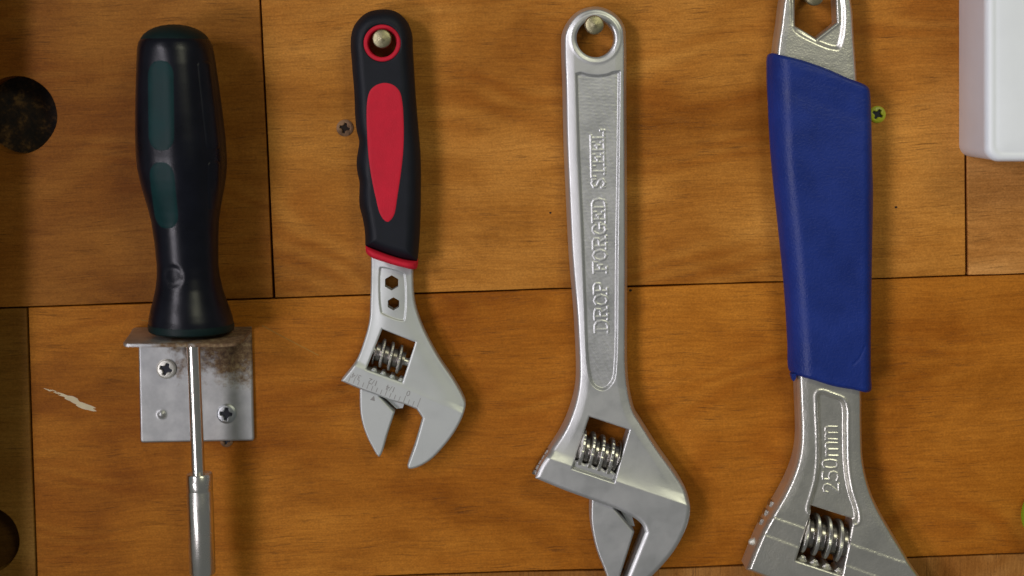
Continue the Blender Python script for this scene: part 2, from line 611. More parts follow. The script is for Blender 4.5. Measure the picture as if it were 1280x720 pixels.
hole_floor(22, 144, 49, 10.7, (0.085, 0.040, 0.012))
hole_floor(-18, 675, 42, 7.0, (0.13, 0.062, 0.014))

# cream paint smear on the lower board: a few dragged streaks
sm_polys = []
srng = random.Random(5)
for i in range(46):
    f = i / 45.0
    x = 57 + 54 * f ** .9 + srng.uniform(-2, 2); y = 486 + 24.5 * f ** 1.15 + srng.uniform(-2.0, 2.0) * (0.5 + f)
    w = (srng.uniform(3, 7) + 15 * f) * srng.uniform(.7, 1.1); h = (srng.uniform(0.3, 0.9) if f < .35 else 1.4 + 3.0 * f * srng.uniform(.5, 1))
    up_ = [(x - w / 2 + w * t, y + 0.30 * (w * t - w / 2) + h / 2 * math.sin(math.pi * t) ** .7 * g + srng.uniform(-.15, .15)) for g, ts in ((1, np.linspace(.02, .98, 6)), (-1, np.linspace(.98, .02, 6))) for t in ts]
    sm_polys.append(up_)
fs = [sd_poly(p) for p in sm_polys]


def smear_fn(X, Y):
    sd = fs[0](X, Y)
    for f in fs[1:]: sd = np.minimum(sd, f(X, Y))
    return sd, 0.04 + 0 * X


def on_plank(pl, name, fn, box, step, zback, mat):
    """relief given in world space, then hung under a plank as a sub-part"""
    o = relief(name, fn, box, step, 0, zback, mat, None)
    o.data.transform(Matrix.Translation(-(pl.location + wall.location)))
    o.parent = pl
    return o


on_plank(pE, 'paint_smear', smear_fn, (45, 475, 128, 525), 0.6, -0.2, M_paint)

for (x, y, r, pl) in ((1120, 259, 1.4, pB), (688, 266, 1.2, pB), (788, 363, 1.5, pE)):
    on_plank(pl, 'nail_hole', lambda X, Y, x=x, y=y, r=r: (np.hypot((X - x) * .8, Y - y) - r, 0.03 + 0 * X), (x - 5, y - 5, x + 5, y + 5), 0.5, -0.2, M_gap)
scr = [((328, 407), (352, 420)), ((352, 420), (398, 444)), ((176, 400), (188, 402)), ((1236, 262), (1243, 300))]
on_plank(pE, 'scratch', lambda X, Y: (segdist(X, Y, [a for a, b in scr[:3]], [b for a, b in scr[:3]]) - 0.55, 0.03 + 0 * X), (170, 395, 405, 450), 0.8, -0.2, M_scratch)

# ------------------------------------------------------------------ hardware: screws and nails


def screw_relief(name, cx, cy, r, hn, zb, mat, parent, rot, arm=0.62, wid=0.20, dome=0.5):
    cr, sr = math.cos(rot), math.sin(rot)

    def cross(X, Y):
        u = (X - cx) * cr + (Y - cy) * sr; v = -(X - cx) * sr + (Y - cy) * cr
        L, w = arm * r, wid * r
        a = np.maximum(np.abs(u) - L, np.abs(v) - w * (1.25 - .5 * np.abs(u) / L))
        b = np.maximum(np.abs(v) - L, np.abs(u) - w * (1.25 - .5 * np.abs(v) / L))
        return np.minimum(np.minimum(a, b), np.hypot(u, v) - wid * 1.9 * r)

    def fn(X, Y):
        d = np.hypot(X - cx, Y - cy)
        z = hn + dome * (1 - (d / r) ** 2) - 0.25 * sstep(r - 2.0, r, d) - 1.6 * sstep(0.4, -0.9, cross(X, Y))
        return d - r, z
    head = relief(name, fn, (cx - r - 2, cy - r - 2, cx + r + 2, cy + r + 2), 0.5, hn, zb, mat, parent)

    def fs_(X, Y):
        return cross(X, Y) + 0.15, hn - 0.95 + dome + 0 * X
    return head, fs_, (cx - r, cy - r, cx + r, cy + r)


def loose_screw(cx, cy, r, hn, mat, rot, label, slotmat=M_slot):
    t = thing('screw', P(cx, cy, 0), label, 'screw')
    head, fs_, bx = screw_relief('head', cx, cy, r, hn, -3, mat, t, rot)
    relief('cross_recess', fs_, bx, 0.5, hn, hn - 2.5, slotmat, t)
    return t


loose_screw(1097, 143, 10.5, 0.6, M_yellow, 0.5, 'yellow cross-head screw in the wood at the right edge of the blue grip')
loose_screw(431, 160, 10.5, 0.6, M_rustscrew, 0.25, 'worn brown screw half hidden behind the left edge of the red and black grip', M_gap)

# three nails the wrenches hang from
nail_t = thing('nail', P(743, 31, 17), 'round headed nail in the eye of the all-metal wrench', 'nail', 'nails the wrenches hang from')
R_ = 12 * S * kof(17)
c0 = P(743, 31, 17)
lathe('head', c0 + Vector((0, .0016, 0)), c0 + Vector((0, -.0012, 0)), [(0, R_ * .3), (0, R_ * .92), (.12, R_), (.55, R_), (.74, R_ * .95), (.80, R_ * .88), (.86, R_ * .5), (.90, R_ * .3), (1, R_ * .04)], M_nail, nail_t, 32)
lathe('shank', c0 + Vector((0, .028, 0)), c0 + Vector((0, .0014, 0)), [(0, R_ * .42), (1, R_ * .42)], M_nail, nail_t, 16)


def copy_thing(o, loc, label):
    c = o.copy(); COL.objects.link(c); c.location = loc; c['label'] = label
    for ch in o.children:
        d = ch.copy(); COL.objects.link(d); d.parent = c
    return c


copy_thing(nail_t, P(477.4, 48.5, 17), 'round headed nail inside the red ring of the small wrench')
copy_thing(nail_t, P(1018, -5, 17), 'round headed nail in the hexagonal eye above the blue grip')

# ------------------------------------------------------------------ worm gears


def worm(cx, cy, ang, length, r, core, pitch, hc, mat, parent, turns_phase=0.0, wide=0.30, knurl=70):
    """screw wheel: helical thread round an axis tilted by ang (px sizes, hc = axis height in mm)"""
    k = S * kof(hc)
    c = P(cx, cy, hc)
    ax = Vector((math.cos(ang), 0, -math.sin(ang)))
    e1 = Vector((0, -1, 0)); e2 = ax.cross(e1)
    nu, nv = 160, 150
    rows = []
    for v in range(nv + 1):
        s_ = (v / nv - .5) * length
        row = []
        for u in range(nu):
            th = 2 * math.pi * u / nu
            ph = (s_ / pitch + turns_phase - th / (2 * math.pi)) % 1.0
            d = abs(ph - .5)
            prof = 1 - min(max((d - wide * .22) / (wide * .5), 0), 1)
            prof = prof * prof * (3 - 2 * prof)
            endf = min(1, (length / 2 - abs(s_)) / 2.0)
            rr = core + (r - core) * prof * (0.35 + .65 * endf)
            if prof > .9: rr += 0.22 * math.cos(knurl * th)
            row.append(c + ax * (s_ * k) + (e1 * math.cos(th) + e2 * math.sin(th)) * (rr * k))
        rows.append(row)
    o = grid_mesh('worm_wheel', rows, True, mat, parent, (True, True))
    o.data.materials.append(M_darksteel)
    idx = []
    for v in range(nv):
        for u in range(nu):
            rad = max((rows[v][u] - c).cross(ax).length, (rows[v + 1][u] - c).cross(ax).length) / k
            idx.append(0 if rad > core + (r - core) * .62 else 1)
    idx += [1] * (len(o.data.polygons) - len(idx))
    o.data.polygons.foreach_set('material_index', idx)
    pin = lathe('axle', c - ax * (length * .75 * k), c + ax * (length * .75 * k), [(0, core * .45 * k), (1, core * .45 * k)], M_steel, parent, 16)
    return o, pin


def rack(p0, p1, depth, teeth, hn, z, zb, mat, parent, amp=5.0, ph=0.0):
    """toothed bar lying along p0->p1 (its root line), teeth pointing to the neck"""
    p0 = np.array(p0, float); p1 = np.array(p1, float)
    d = p1 - p0; L = np.linalg.norm(d); d /= L
    nrm = np.array((d[1], -d[0]))
    pts = [tuple(p0 - nrm * depth), tuple(p0)]
    for i in range(teeth):
        a = (i + ph) / teeth * L; w = L / teeth
        for f, h in ((0.08, 0.0), (0.32, amp), (0.62, amp), (0.9, 0.0)):
            if 0 < a + f * w < L: pts.append(tuple(p0 + d * (a + f * w) + nrm * h))
    pts += [tuple(p1), tuple(p1 - nrm * depth)]
    f = sd_poly(pts)
    return relief('rack', lambda X, Y: (f(X, Y), z - 0.5 * sstep(2, 0, -f(X, Y))), bbox(pts), 0.8, hn, zb, mat, parent)


_cw = [(rng.normal(size=2) * rng.choice([0.55, 0.85, 1.25]), rng.uniform(0, 6.28)) for _ in range(26)]


def cast_noise(X, Y):
    """lumpy skin of a forged, unmachined surface, about -1..1"""
    z = 0 * X
    for (w, p) in _cw: z = z + np.sin(X * w[0] + Y * w[1] + p)
    return z / 5.0


def line_d(p, q):
    """signed px distance above the line p->q (positive towards the top of the picture when p is left of q)"""
    p = np.array(p, float); q = np.array(q, float); d = (q - p) / np.linalg.norm(q - p)
    return lambda X, Y: (X - p[0]) * d[1] - (Y - p[1]) * d[0]


# ------------------------------------------------------------------ wrench in the middle
W3 = thing('adjustable_wrench', P(744, 24, 0), 'plain all-metal adjustable wrench with raised lettering, third tool from the left', 'wrench')
w3_out = curve([(742, 7.5), (757, 9.5), (773, 19), (782, 33), (784, 50), (784.3, 120), (785, 200), (785.5, 320), (785.3, 400), (785.8, 465), (789, 492), (795, 515),
                (803, 528), (824, 561), (845.5, 591.6), (858, 613), (862, 632), (860, 650), (851, 672), (837, 694), (812, 721), (795, 735), (780, 742), (775, 740, 1), (805.8, 664, 1),
                (803, 656), (793.6, 647), (769, 634.4, 1), (741.6, 624.6), (708, 612.5), (669, 596.5, 1), (676, 581), (690, 560), (703, 539),
                (711.5, 520), (717, 503), (720, 489), (721.7, 470), (719, 400), (712.5, 320), (709, 250), (706, 180), (704.5, 110), (703, 60), (703.8, 42), (711, 26), (724, 13)], 5)
w3_win = [(737, 521.5), (786.5, 538), (767, 601.5), (715, 584)]
w3_win = curve(w3_win, 1) if False else np.array(w3_win)
w3_rec = curve([(720, 92, 1), (727, 90.5), (736, 93), (748, 94), (760, 92.5), (768, 89.5), (775.5, 89, 1), (774, 200), (772.5, 320), (770.5, 460), (767, 478), (755, 488.5), (742, 483), (736, 466), (731, 380), (728, 300), (723, 190)], 5)
f_o, f_w, f_r, f_h = sd_poly(w3_out), sd_poly(w3_win), sd_poly(w3_rec), sd_circle(745, 47.5, 24)
l3 = line_d((693, 574), (861, 631))


def w3_fn(X, Y):
    so = f_o(X, Y); sw = f_w(X, Y); sh = f_h(X, Y); sr = f_r(X, Y)
    sd = np.maximum(np.maximum(so, -sw), -sh)
    d = l3(X, Y)
    dd = np.clip(d, 0, 110)
    z = 13.0 - 1.7 * (1 - np.exp(-dd / 20.0)) - 0.014 * dd   # jaw plateau, shoulder, neck
    # outer shoulder of the sides
    e = np.clip(-so, 0, None)
    head = sstep(60, -10, d)
    wid = 5.5
    z = z - 2.6 * (1 - np.clip(e / wid, 0, 1)) ** 2 * (1 - .72 * head)
    z = z - 0.9 * np.clip(1 - e / 15.0, 0, 1) ** 1.3 * (1 - head)
    # soft roll of the shoulder either side of the window
    z = z - 0.9 * np.exp(-(e / 20.0) ** 2) * sstep(0, 12, d) * head
    z = z - 1.25 * sstep(0.9, -2.6, sr) + 0.020 * cast_noise(X, Y) * sstep(-1, -4, sr)                                              # panel
    z = z - 0.55 * np.clip(1 - sh / 4.0, 0, 1) ** 2
    z = z + 0.35 * np.exp(-((sh - 6.5) / 2.0) ** 2) * 0.5
    z = z - 0.45 * np.clip(1 - sw / 2.0, 0, 1) ** 2
    return sd, z


relief('body', w3_fn, bbox(w3_out), 0.75, 11, 2.0, M_satin, W3)

# slab-serif lettering, single strokes on a 1-unit cap height
GL = {
    'D': (0.86, [((.18, 0), (.18, 1)), ((0, 0), (.45, 0)), ((0, 1), (.45, 1)), ((.45, 1), (.68, .86)), ((.68, .86), (.76, .5)), ((.76, .5), (.68, .14)), ((.68, .14), (.45, 0))]),
    'R': (0.90, [((.18, 0), (.18, 1)), ((0, 0), (.36, 0)), ((0, 1), (.5, 1)), ((.5, 1), (.68, .9)), ((.68, .9), (.68, .64)), ((.68, .64), (.5, .52)), ((.5, .52), (.18, .52)), ((.46, .52), (.70, 0)), ((.60, 0), (.86, 0))]),
    'O': (0.84, [((.4, 0), (.16, .14)), ((.16, .14), (.06, .5)), ((.06, .5), (.16, .86)), ((.16, .86), (.4, 1)), ((.4, 1), (.64, .86)), ((.64, .86), (.74, .5)), ((.74, .5), (.64, .14)), ((.64, .14), (.4, 0))]),
    'P': (0.80, [((.18, 0), (.18, 1)), ((0, 0), (.36, 0)), ((0, 1), (.5, 1)), ((.5, 1), (.68, .88)), ((.68, .88), (.68, .60)), ((.68, .60), (.5, .48)), ((.5, .48), (.18, .48))]),
    'F': (0.78, [((.18, 0), (.18, 1)), ((0, 0), (.36, 0)), ((0, 1), (.70, 1)), ((.70, 1), (.70, .78)), ((.18, .52), (.5, .52)), ((.5, .64), (.5, .40))]),
    'G': (0.88, [((.68, .82), (.54, .97)), ((.54, .97), (.36, 1)), ((.36, 1), (.14, .84)), ((.14, .84), (.06, .5)), ((.06, .5), (.14, .16)), ((.14, .16), (.38, 0)), ((.38, 0), (.70, .12)), ((.70, .12), (.70, .44)), ((.48, .44), (.84, .44))]),
    'E': (0.82, [((.18, 0), (.18, 1)), ((0, 0), (.72, 0)), ((.72, 0), (.72, .24)), ((0, 1), (.70, 1)), ((.70, 1), (.70, .78)), ((.18, .52), (.5, .52)), ((.5, .64), (.5, .40))]),
    'S': (0.74, [((.60, .78), (.60, .96)), ((.60, .84), (.36, 1)), ((.36, 1), (.12, .86)), ((.12, .86), (.14, .64)), ((.14, .64), (.54, .40)), ((.54, .40), (.60, .18)), ((.60, .18), (.36, 0)), ((.36, 0), (.08, .16)), ((.08, .04), (.08, .26))]),
    'T': (0.84, [((.4, 0), (.4, 1)), ((.22, 0), (.58, 0)), ((.04, 1), (.76, 1)), ((.04, 1), (.04, .76)), ((.76, 1), (.76, .76))]),
    'L': (0.78, [((.18, 0), (.18, 1)), ((0, 0), (.70, 0)), ((.70, 0), (.70, .26)), ((0, 1), (.36, 1))]),
    ' ': (0.62, []),
}


def stroke_text(s, start, end, cap, up):
    """strokes of s set along start->end, letters rising towards up"""
    adv = [GL[c][0] for c in s]; tot = sum(adv) - .1
    st = np.array(start, float); en = np.array(end, float); u = (en - st) / tot
    up = np.array(up, float) * cap
    A, B = [], []; x = 0
    for c, a in zip(s, adv):
        for (p, q) in GL[c][1]:
            A.append(tuple(st + u * (x + p[0]) + up * p[1])); B.append(tuple(st + u * (x + q[0]) + up * q[1]))
        x += a
    return A, B


A3, B3 = stroke_text('DROP FORGED STEEL', (761.0, 416.5), (755.6, 163.5), 16.4, (-1, .02))


def let3(X, Y):
    d = segdist(X, Y, A3, B3)
    _, zb = w3_fn(X, Y)
    return d - 2.7, zb - 0.01 + 0.16 * sstep(2.7, 0.1, d)


relief('lettering', let3, (736, 158, 767, 421), 0.5, 11, 8.0, M_satin, W3)

w3_jaw = curve([(739, 618, 1), (738.6, 652), (744.5, 684), (755, 712), (764, 734), (768, 737), (772, 731), (777, 716, 1), (793.2, 665, 1), (769, 636.2, 1), (766, 628, 1)], 5)
f_j3 = sd_poly(w3_jaw)
relief('movable_jaw', lambda X, Y: (f_j3(X, Y), 11.2 - 0.9 * (1 - np.clip(-f_j3(X, Y) / 2.4, 0, 1)) ** 2), bbox(w3_jaw), 0.8, 11, 2.2, M_satin, W3)
worm(747, 565.5, math.radians(17.5), 51, 22.8, 16.5, 12.4, 7.8, M_steel, W3, 0.18, 0.50)
rack((717.5, 576), (769.5, 592.5), 10, 4, 11, 11.2, 2.5, M_satin, W3, 2.0)
ch = [(772, 634), (790, 644), (795, 662), (788, 660)]
f_ch = sd_poly(ch)
relief('jaw_slide', lambda X, Y: (f_ch(X, Y), 7.0 + 0 * X), bbox(ch), 1.0, 11, 3, M_satin, W3)
# toothed end of the slide showing on the left flank
tp = [(663.5, 592), (668, 594), (690, 556), (686, 556)]
for i in range(5):
    t0 = i / 5
    a = np.array((665.0, 592.0)) * (1 - t0) + np.array((684.5, 561.0)) * t0
    q = [tuple(a + np.array(v)) for v in ((0, 0), (3.0, -5.0), (7.0, -3.0), (4.0, 2.0))]
    fq = sd_poly(q)
    relief('slide_tooth', lambda X, Y, fq=fq: (fq(X, Y), 6.6 + 0 * X), bbox(q), 0.8, 6.6, 2.5, M_darksteel, W3)

# ------------------------------------------------------------------ small wrench with the red and black grip
W2 = thing('adjustable_wrench', P(478, 36, 0), 'small adjustable wrench with a black grip and red inlay, jaws open', 'wrench')
w2_grip = curve([(478, 11.3), (494, 14), (507, 25), (513.5, 42), (514.5, 60), (516, 85), (518, 118), (521.4, 160), (524.3, 195), (524.8, 235), (523.6, 292), (521, 327.5, 1),
                 (505, 325), (487, 319.8), (470, 313.5), (456, 308, 1), (455.6, 292), (453, 275), (448.6, 257), (448.6, 238), (448.8, 229), (446, 216), (445, 203), (447, 188), (448.4, 177),
                 (445, 163), (443.2, 145), (442.3, 118), (439.3, 80), (437.7, 50), (442, 32), (457, 16)], 5)
f_g2, f_g2h = sd_poly(w2_grip), sd_circle(478, 54, 23.0)


def g2_z(X, Y):
    e = np.clip(-f_g2(X, Y), 0, 17)
    z = 15.0 - 4.6 * (1 - e / 17.0) ** 2.4
    z = z - 0.5 * np.exp(-((X - 452) / 8.0) ** 2) * (0.5 - 0.5 * np.cos((Y - 177) / 27.0 * math.pi * 1.0)) * sstep(150, 175, Y) * sstep(290, 262, Y)
    return z


relief('grip', lambda X, Y: (np.maximum(f_g2(X, Y), -f_g2h(X, Y)), g2_z(X, Y) - .4 * np.clip(1 - f_g2h(X, Y) / 2, 0, 1) ** 2), bbox(w2_grip), 1.0, 13, 1.5, M_rubber, W2)
relief('ring', lambda X, Y: (np.abs(np.hypot(X - 478, Y - 54) - 20.5) - 2.9, 15.0 - 0.5 * sstep(1.5, 2.9, np.abs(np.hypot(X - 478, Y - 54) - 20.5))), (450, 27, 506, 82), 0.7, 13, 4.0, M_red, W2)
w2_in = curve([(481.4, 103.4), (492, 106), (500, 114), (503.4, 127), (505.3, 160), (504.8, 185), (503, 205), (497.5, 244), (492.3, 270), (484.6, 277), (476.8, 270), (469.3, 244), (462, 205), (458.8, 160),
               (459.2, 127), (463, 113), (471, 106)], 5)
f_in = sd_poly(w2_in)
relief('inlay', lambda X, Y: (f_in(X, Y), g2_z(X, Y) + 0.18 - 0.22 * np.clip(1 + f_in(X, Y) / 2.5, 0, 1) ** 2), bbox(w2_in), 0.9, 13, 12, M_red, W2)
w2_band = curve([(456.2, 307.8, 1), (470, 313.5), (487, 319.8), (505, 325), (521.2, 327.5, 1), (520.6, 336.5), (517, 337), (503, 334), (485, 329), (463.5, 321.5), (457.5, 317)], 5)
f_bd = sd_poly(w2_band)
relief('grip_band', lambda X, Y: (f_bd(X, Y), np.minimum(14.4 - 2.6 * (1 - np.clip((np.minimum(X - 455, 522 - X)) / 15, 0, 1)) ** 2.2, 15) - 1.4 * (1 - np.clip(-f_bd(X, Y) / 4, 0, 1)) ** 2), bbox(w2_band), 0.8, 13, 1.5, M_red, W2)

w2_out = curve([(462, 306, 1), (463.4, 323), (463.4, 345), (462.6, 375), (461.5, 400), (456.5, 421), (444.7, 452), (426.5, 475.6, 1), (450, 485.6), (474, 494.2), (490, 500.5),
                (505, 504.5), (521, 511, 1), (528.2, 522, 1), (519, 554), (509.6, 580.5, 1), (510.5, 584.6), (518, 584.6), (537, 575), (557.5, 554), (572, 533), (579, 518), (582, 506), (579, 497), (568, 477), (549, 449), (536, 426), (526.4, 405.6),
                (519.5, 385), (516.7, 368), (516, 335), (518, 318, 1)], 5)
w2_win = np.array([(477.8, 411.5), (519.3, 428), (503, 477.5), (458, 461)])
w2_rec = curve([(474.3, 336), (476, 334), (504, 341.5), (506, 344), (506.3, 398), (504, 401.5), (479, 393.5), (476, 391)], 4)
f_o2, f_w2, f_r2 = sd_poly(w2_out), sd_poly(w2_win), sd_poly(w2_rec)
f_h2a, f_h2b = sd_poly(hexa(489.3, 354, 9.6, 30)), sd_poly(hexa(491.6, 380.2, 8.2, 30))
l2 = line_d((442.8, 457), (575, 515))


def w2_fn(X, Y):
    so = f_o2(X, Y); sw = f_w2(X, Y)
    sh = np.minimum(f_h2a(X, Y), f_h2b(X, Y))
    sd = np.maximum(np.maximum(so, -sw), -sh)
    d = l2(X, Y); e = np.clip(-so, 0, None)
    dd = np.clip(d, 0, 95)
    z = 10.4 - 0.55 * (1 - np.exp(-dd / 18.0)) - 0.013 * dd
    z = z - 0.6 * (1 - np.clip(e / 2.6, 0, 1)) ** 2
    z = z - 0.8 * np.exp(-(e / 14.0) ** 2) * sstep(0, 8, d)
    z = z - 0.5 * sstep(0.6, -1.6, f_r2(X, Y))
    z = z - 0.3 * np.clip(1 - sw / 2.4, 0, 1) ** 2
    return sd, z


relief('body', w2_fn, bbox(w2_out), 0.75, 9, 2.5, M_matte, W2)
w2_jaw = curve([(449.4, 481.8, 1), (450.6, 518), (456.2, 540), (464.6, 558), (473.5, 571.3), (476.5, 568.5), (485, 541), (493.5, 515.4, 1), (475, 496, 1), (474, 490, 1)], 5)
f_j2 = sd_poly(w2_jaw)
relief('movable_jaw', lambda X, Y: (f_j2(X, Y), 9.2 - 0.6 * (1 - np.clip(-f_j2(X, Y) / 2.0, 0, 1)) ** 2), bbox(w2_jaw), 0.8, 9, 2.7, M_matte, W2)
sl = [(478, 497), (505, 506), (503, 512), (495, 513)]
f_sl = sd_poly(sl)
relief('jaw_slide', lambda X, Y: (f_sl(X, Y), 6.0 + 0 * X), bbox(sl), 1, 9, 3, M_matte, W2)
worm(487, 444.5, math.radians(20), 38, 17.5, 11.5, 11.2, 6.2, M_steel, W2, 0.32, 0.42, 60)
rack((458.5, 463), (503.5, 479.5), 5, 4, 8.5, 8.8, 3, M_matte, W2, 5.5, 0.25)

# scale etched on the jaw band: ticks and upside-down fractions
bd = np.array((474 - 427, 494.2 - 476)); bd = bd / np.linalg.norm(bd)
bn = np.array((bd[1], -bd[0]))
tick_polys = []
for i in range(16):
    t = 9 + i * 6.1
    long_ = {0: 8, 4: 9, 8: 9, 12: 9, 15: 12}.get(i, 6)
    a = np.array((426.5, 475.8)) + bd * t + bn * (2.0 + max(0, (t - 70) * .05))
    w = 0.36
    tick_polys.append([tuple(a - bd * w), tuple(a + bd * w), tuple(a + bd * w + bn * long_), tuple(a - bd * w + bn * long_)])
tick_polys.append([(463.8, 497.5), (469.5, 499.5), (468.2, 494.2)])
bm = bmesh.new()
base2 = W2.location
for q in tick_polys:
    vs = [bm.verts.new(P(x, y, 10.45 if len(q) == 4 else 9.24) - base2) for x, y in (q if len(q) == 4 else [(462.5, 499.8), (468.6, 501.5), (467.6, 494.6)])]
    bm.faces.new(vs)
for s_, (x, y) in (('3/4', (445.5, 470.5)), ('1/2', (466.5, 477.5)), ('1/4', (488.5, 485.5)), ('0', (510.5, 491.5))):
    me = text_mesh(s_, 0.0029, 0.00001, 0)
    ang = math.pi - math.atan2(bd[1], bd[0])
    o_ = P(x, y, 10.46) - base2
    me.transform(Matrix.Translation(o_) @ Matrix.Rotation(ang, 4, 'Y').inverted() @ Matrix.Rotation(math.radians(90), 4, 'X'))
    bm.from_mesh(me)
    bpy.data.meshes.remove(me)
me = bpy.data.meshes.new('scale_marking'); bm.to_mesh(me); bm.free()
link('scale_marking', me, M_print, W2)

# ------------------------------------------------------------------ large wrench with the blue sleeve
W4 = thing('adjustable_wrench', P(1019, -12, 0), 'large adjustable wrench with a blue vinyl sleeve on its handle', 'wrench')
w4_out = curve([(1021, -44), (1045, -36), (1060, -20), (1066, 2), (1069.5, 50), (1073, 102), (1078, 200), (1079, 330), (1078.7, 485), (1079, 540), (1081, 580), (1089, 614), (1100, 639), (1112, 660), (1126, 684), (1139, 706),
                (1152, 724), (1168, 750), (1177, 778), (1172, 806), (1150, 842), (1118, 872), (1084, 890), (1074, 886, 1), (1106, 800, 1), (1096, 778), (1060, 760, 1), (1000, 737), (932, 711, 1),
                (941, 688), (951, 665), (963, 643), (977.5, 618.7), (987, 600), (994.3, 581), (998.6, 562), (1000, 543.7), (999, 510), (997.3, 468.7), (993, 380), (981, 200), (969, 90), (970.3, 62), (975, 28), (979, -2), (986, -25), (1001, -39)], 5)
w4_hexin = hexa(1020, 17, 31, 30)
w4_hex = curve([(994.3, -12, 1), (1020, -28, 1), (1045, -12, 1), (1047, 28, 1), (1021, 48, 1), (994.4, 32, 1)], 3)
w4_pad = curve([(989, -20), (1020, -40), (1050, -22), (1058, 10), (1056, 45), (1050, 62), (1042, 63), (1013, 52), (992, 38), (988, 10)], 6)
w4_chan = curve([(1022.5, 493), (1026, 490.5), (1042, 495.5), (1053, 500), (1057.2, 508), (1058, 540), (1059, 585), (1063, 612), (1071, 640), (1070, 651), (1050, 650), (1018, 640), (1010.5, 636), (1013.5, 622), (1020, 600), (1023.4, 574), (1023.4, 540), (1022, 505)], 5)
w4_win = np.array([(1014.5, 632), (1065.5, 648.5), (1050.8, 717), (993, 698)])
f_o4, f_x4, f_p4, f_c4, f_w4 = sd_poly(w4_out), sd_poly(w4_hex), sd_poly(w4_pad), sd_poly(w4_chan), sd_poly(w4_win)
l4a = line_d((971.8, 646.8), (1138.6, 704)); l4b = line_d((960.6, 668), (1130, 731))


def w4_fn(X, Y):
    so = f_o4(X, Y); sx = f_x4(X, Y); sw = f_w4(X, Y)
    sd = np.maximum(np.maximum(so, -sx), -sw)
    e = np.clip(-so, 0, None)
    da, db = l4a(X, Y), l4b(X, Y)
    z = 12.0 + 0.02 * np.clip(110 - da, 0, 110)
    z = z + 0.26 * sstep(2.2, -2.8, da) + 0.28 * sstep(2.2, -2.8, db)
    z = z - 2.0 * (1 - np.clip(e / 5.0, 0, 1)) ** 2
    z = z - 0.6 * np.clip(1 - e / 13.0, 0, 1) ** 1.4 * sstep(0, 30, da)
    sc_ = f_c4(X, Y)
    z = z - 1.7 * sstep(0.8, -4.2, sc_) + 0.25 * np.exp(-((sc_ - 2.6) / 1.8) ** 2)
    sp = f_p4(X, Y)
    z = z - 1.1 * sstep(0.8, -7.0, sp) + 0.3 * np.exp(-((sx - 2.2) / 1.5) ** 2)
    z = z - 0.4 * np.clip(1 - sw / 2.4, 0, 1) ** 2
    z = z - 0.3 * np.clip(1 - sx / 1.6, 0, 1) ** 2
    return sd, z


relief('body', w4_fn, bbox(w4_out), 0.8, 12, 2.5, M_cast, W4)
w4_slv = curve([(961.6, 69), (965, 66.5), (972, 68.5), (1000, 75.5), (1030, 86), (1055, 97), (1073, 104), (1080, 107.5), (1084, 112), (1086.8, 130), (1089.7, 200), (1091, 240), (1089.5, 320), (1087.8, 380), (1086.8, 440), (1087.2, 470), (1088, 486), (1083, 487.8),
                (1062, 483.8), (1040, 480), (1026, 476), (1012, 471.5), (1000, 469), (991, 467), (988, 463), (986.6, 430), (982, 358), (974, 278), (966, 200), (962, 130), (960.4, 90)], 5)
f_s4 = sd_poly(w4_slv)


def slv_fn(X, Y):
    sd = f_s4(X, Y); e = np.clip(-sd, 0, None)
    fracL = np.interp(Y, [66, 200, 278, 358, 430, 470], [961, 966, 974, 982, 986.6, 988])
    xl = X - fracL
    z = 15.6 - 6.5 * np.clip(1 - np.clip(xl, 0, None) / 26.0, 0, 1) ** 2.3
    z = z - 4.5 * np.clip(1 - np.clip(1090 - X, 0, None) / 17.0, 0, 1) ** 2.3
    z = z - 1.3 * (1 - np.clip(e / 4.5, 0, 1)) ** 2
    z = z - 0.35 * np.exp(-((Y - 120 - (X - 1000) * .38) / 10.0) ** 2) * 0.5
    z = z + 0.18 * np.exp(-((Y - (X - 957) * .32 - 74) / 6.0) ** 2)
    # small wrinkle near the lower right and soft sag lines
    wr = segdist(X, Y, [(1062, 452), (1070, 444)], [(1070, 444), (1076, 430)])
    z = z - 0.22 * np.exp(-(wr / 1.4) ** 2)
    z = z + 0.10 * np.sin(Y / 27.0 + X / 60.0) * np.sin(X / 23.0)
    return sd, z


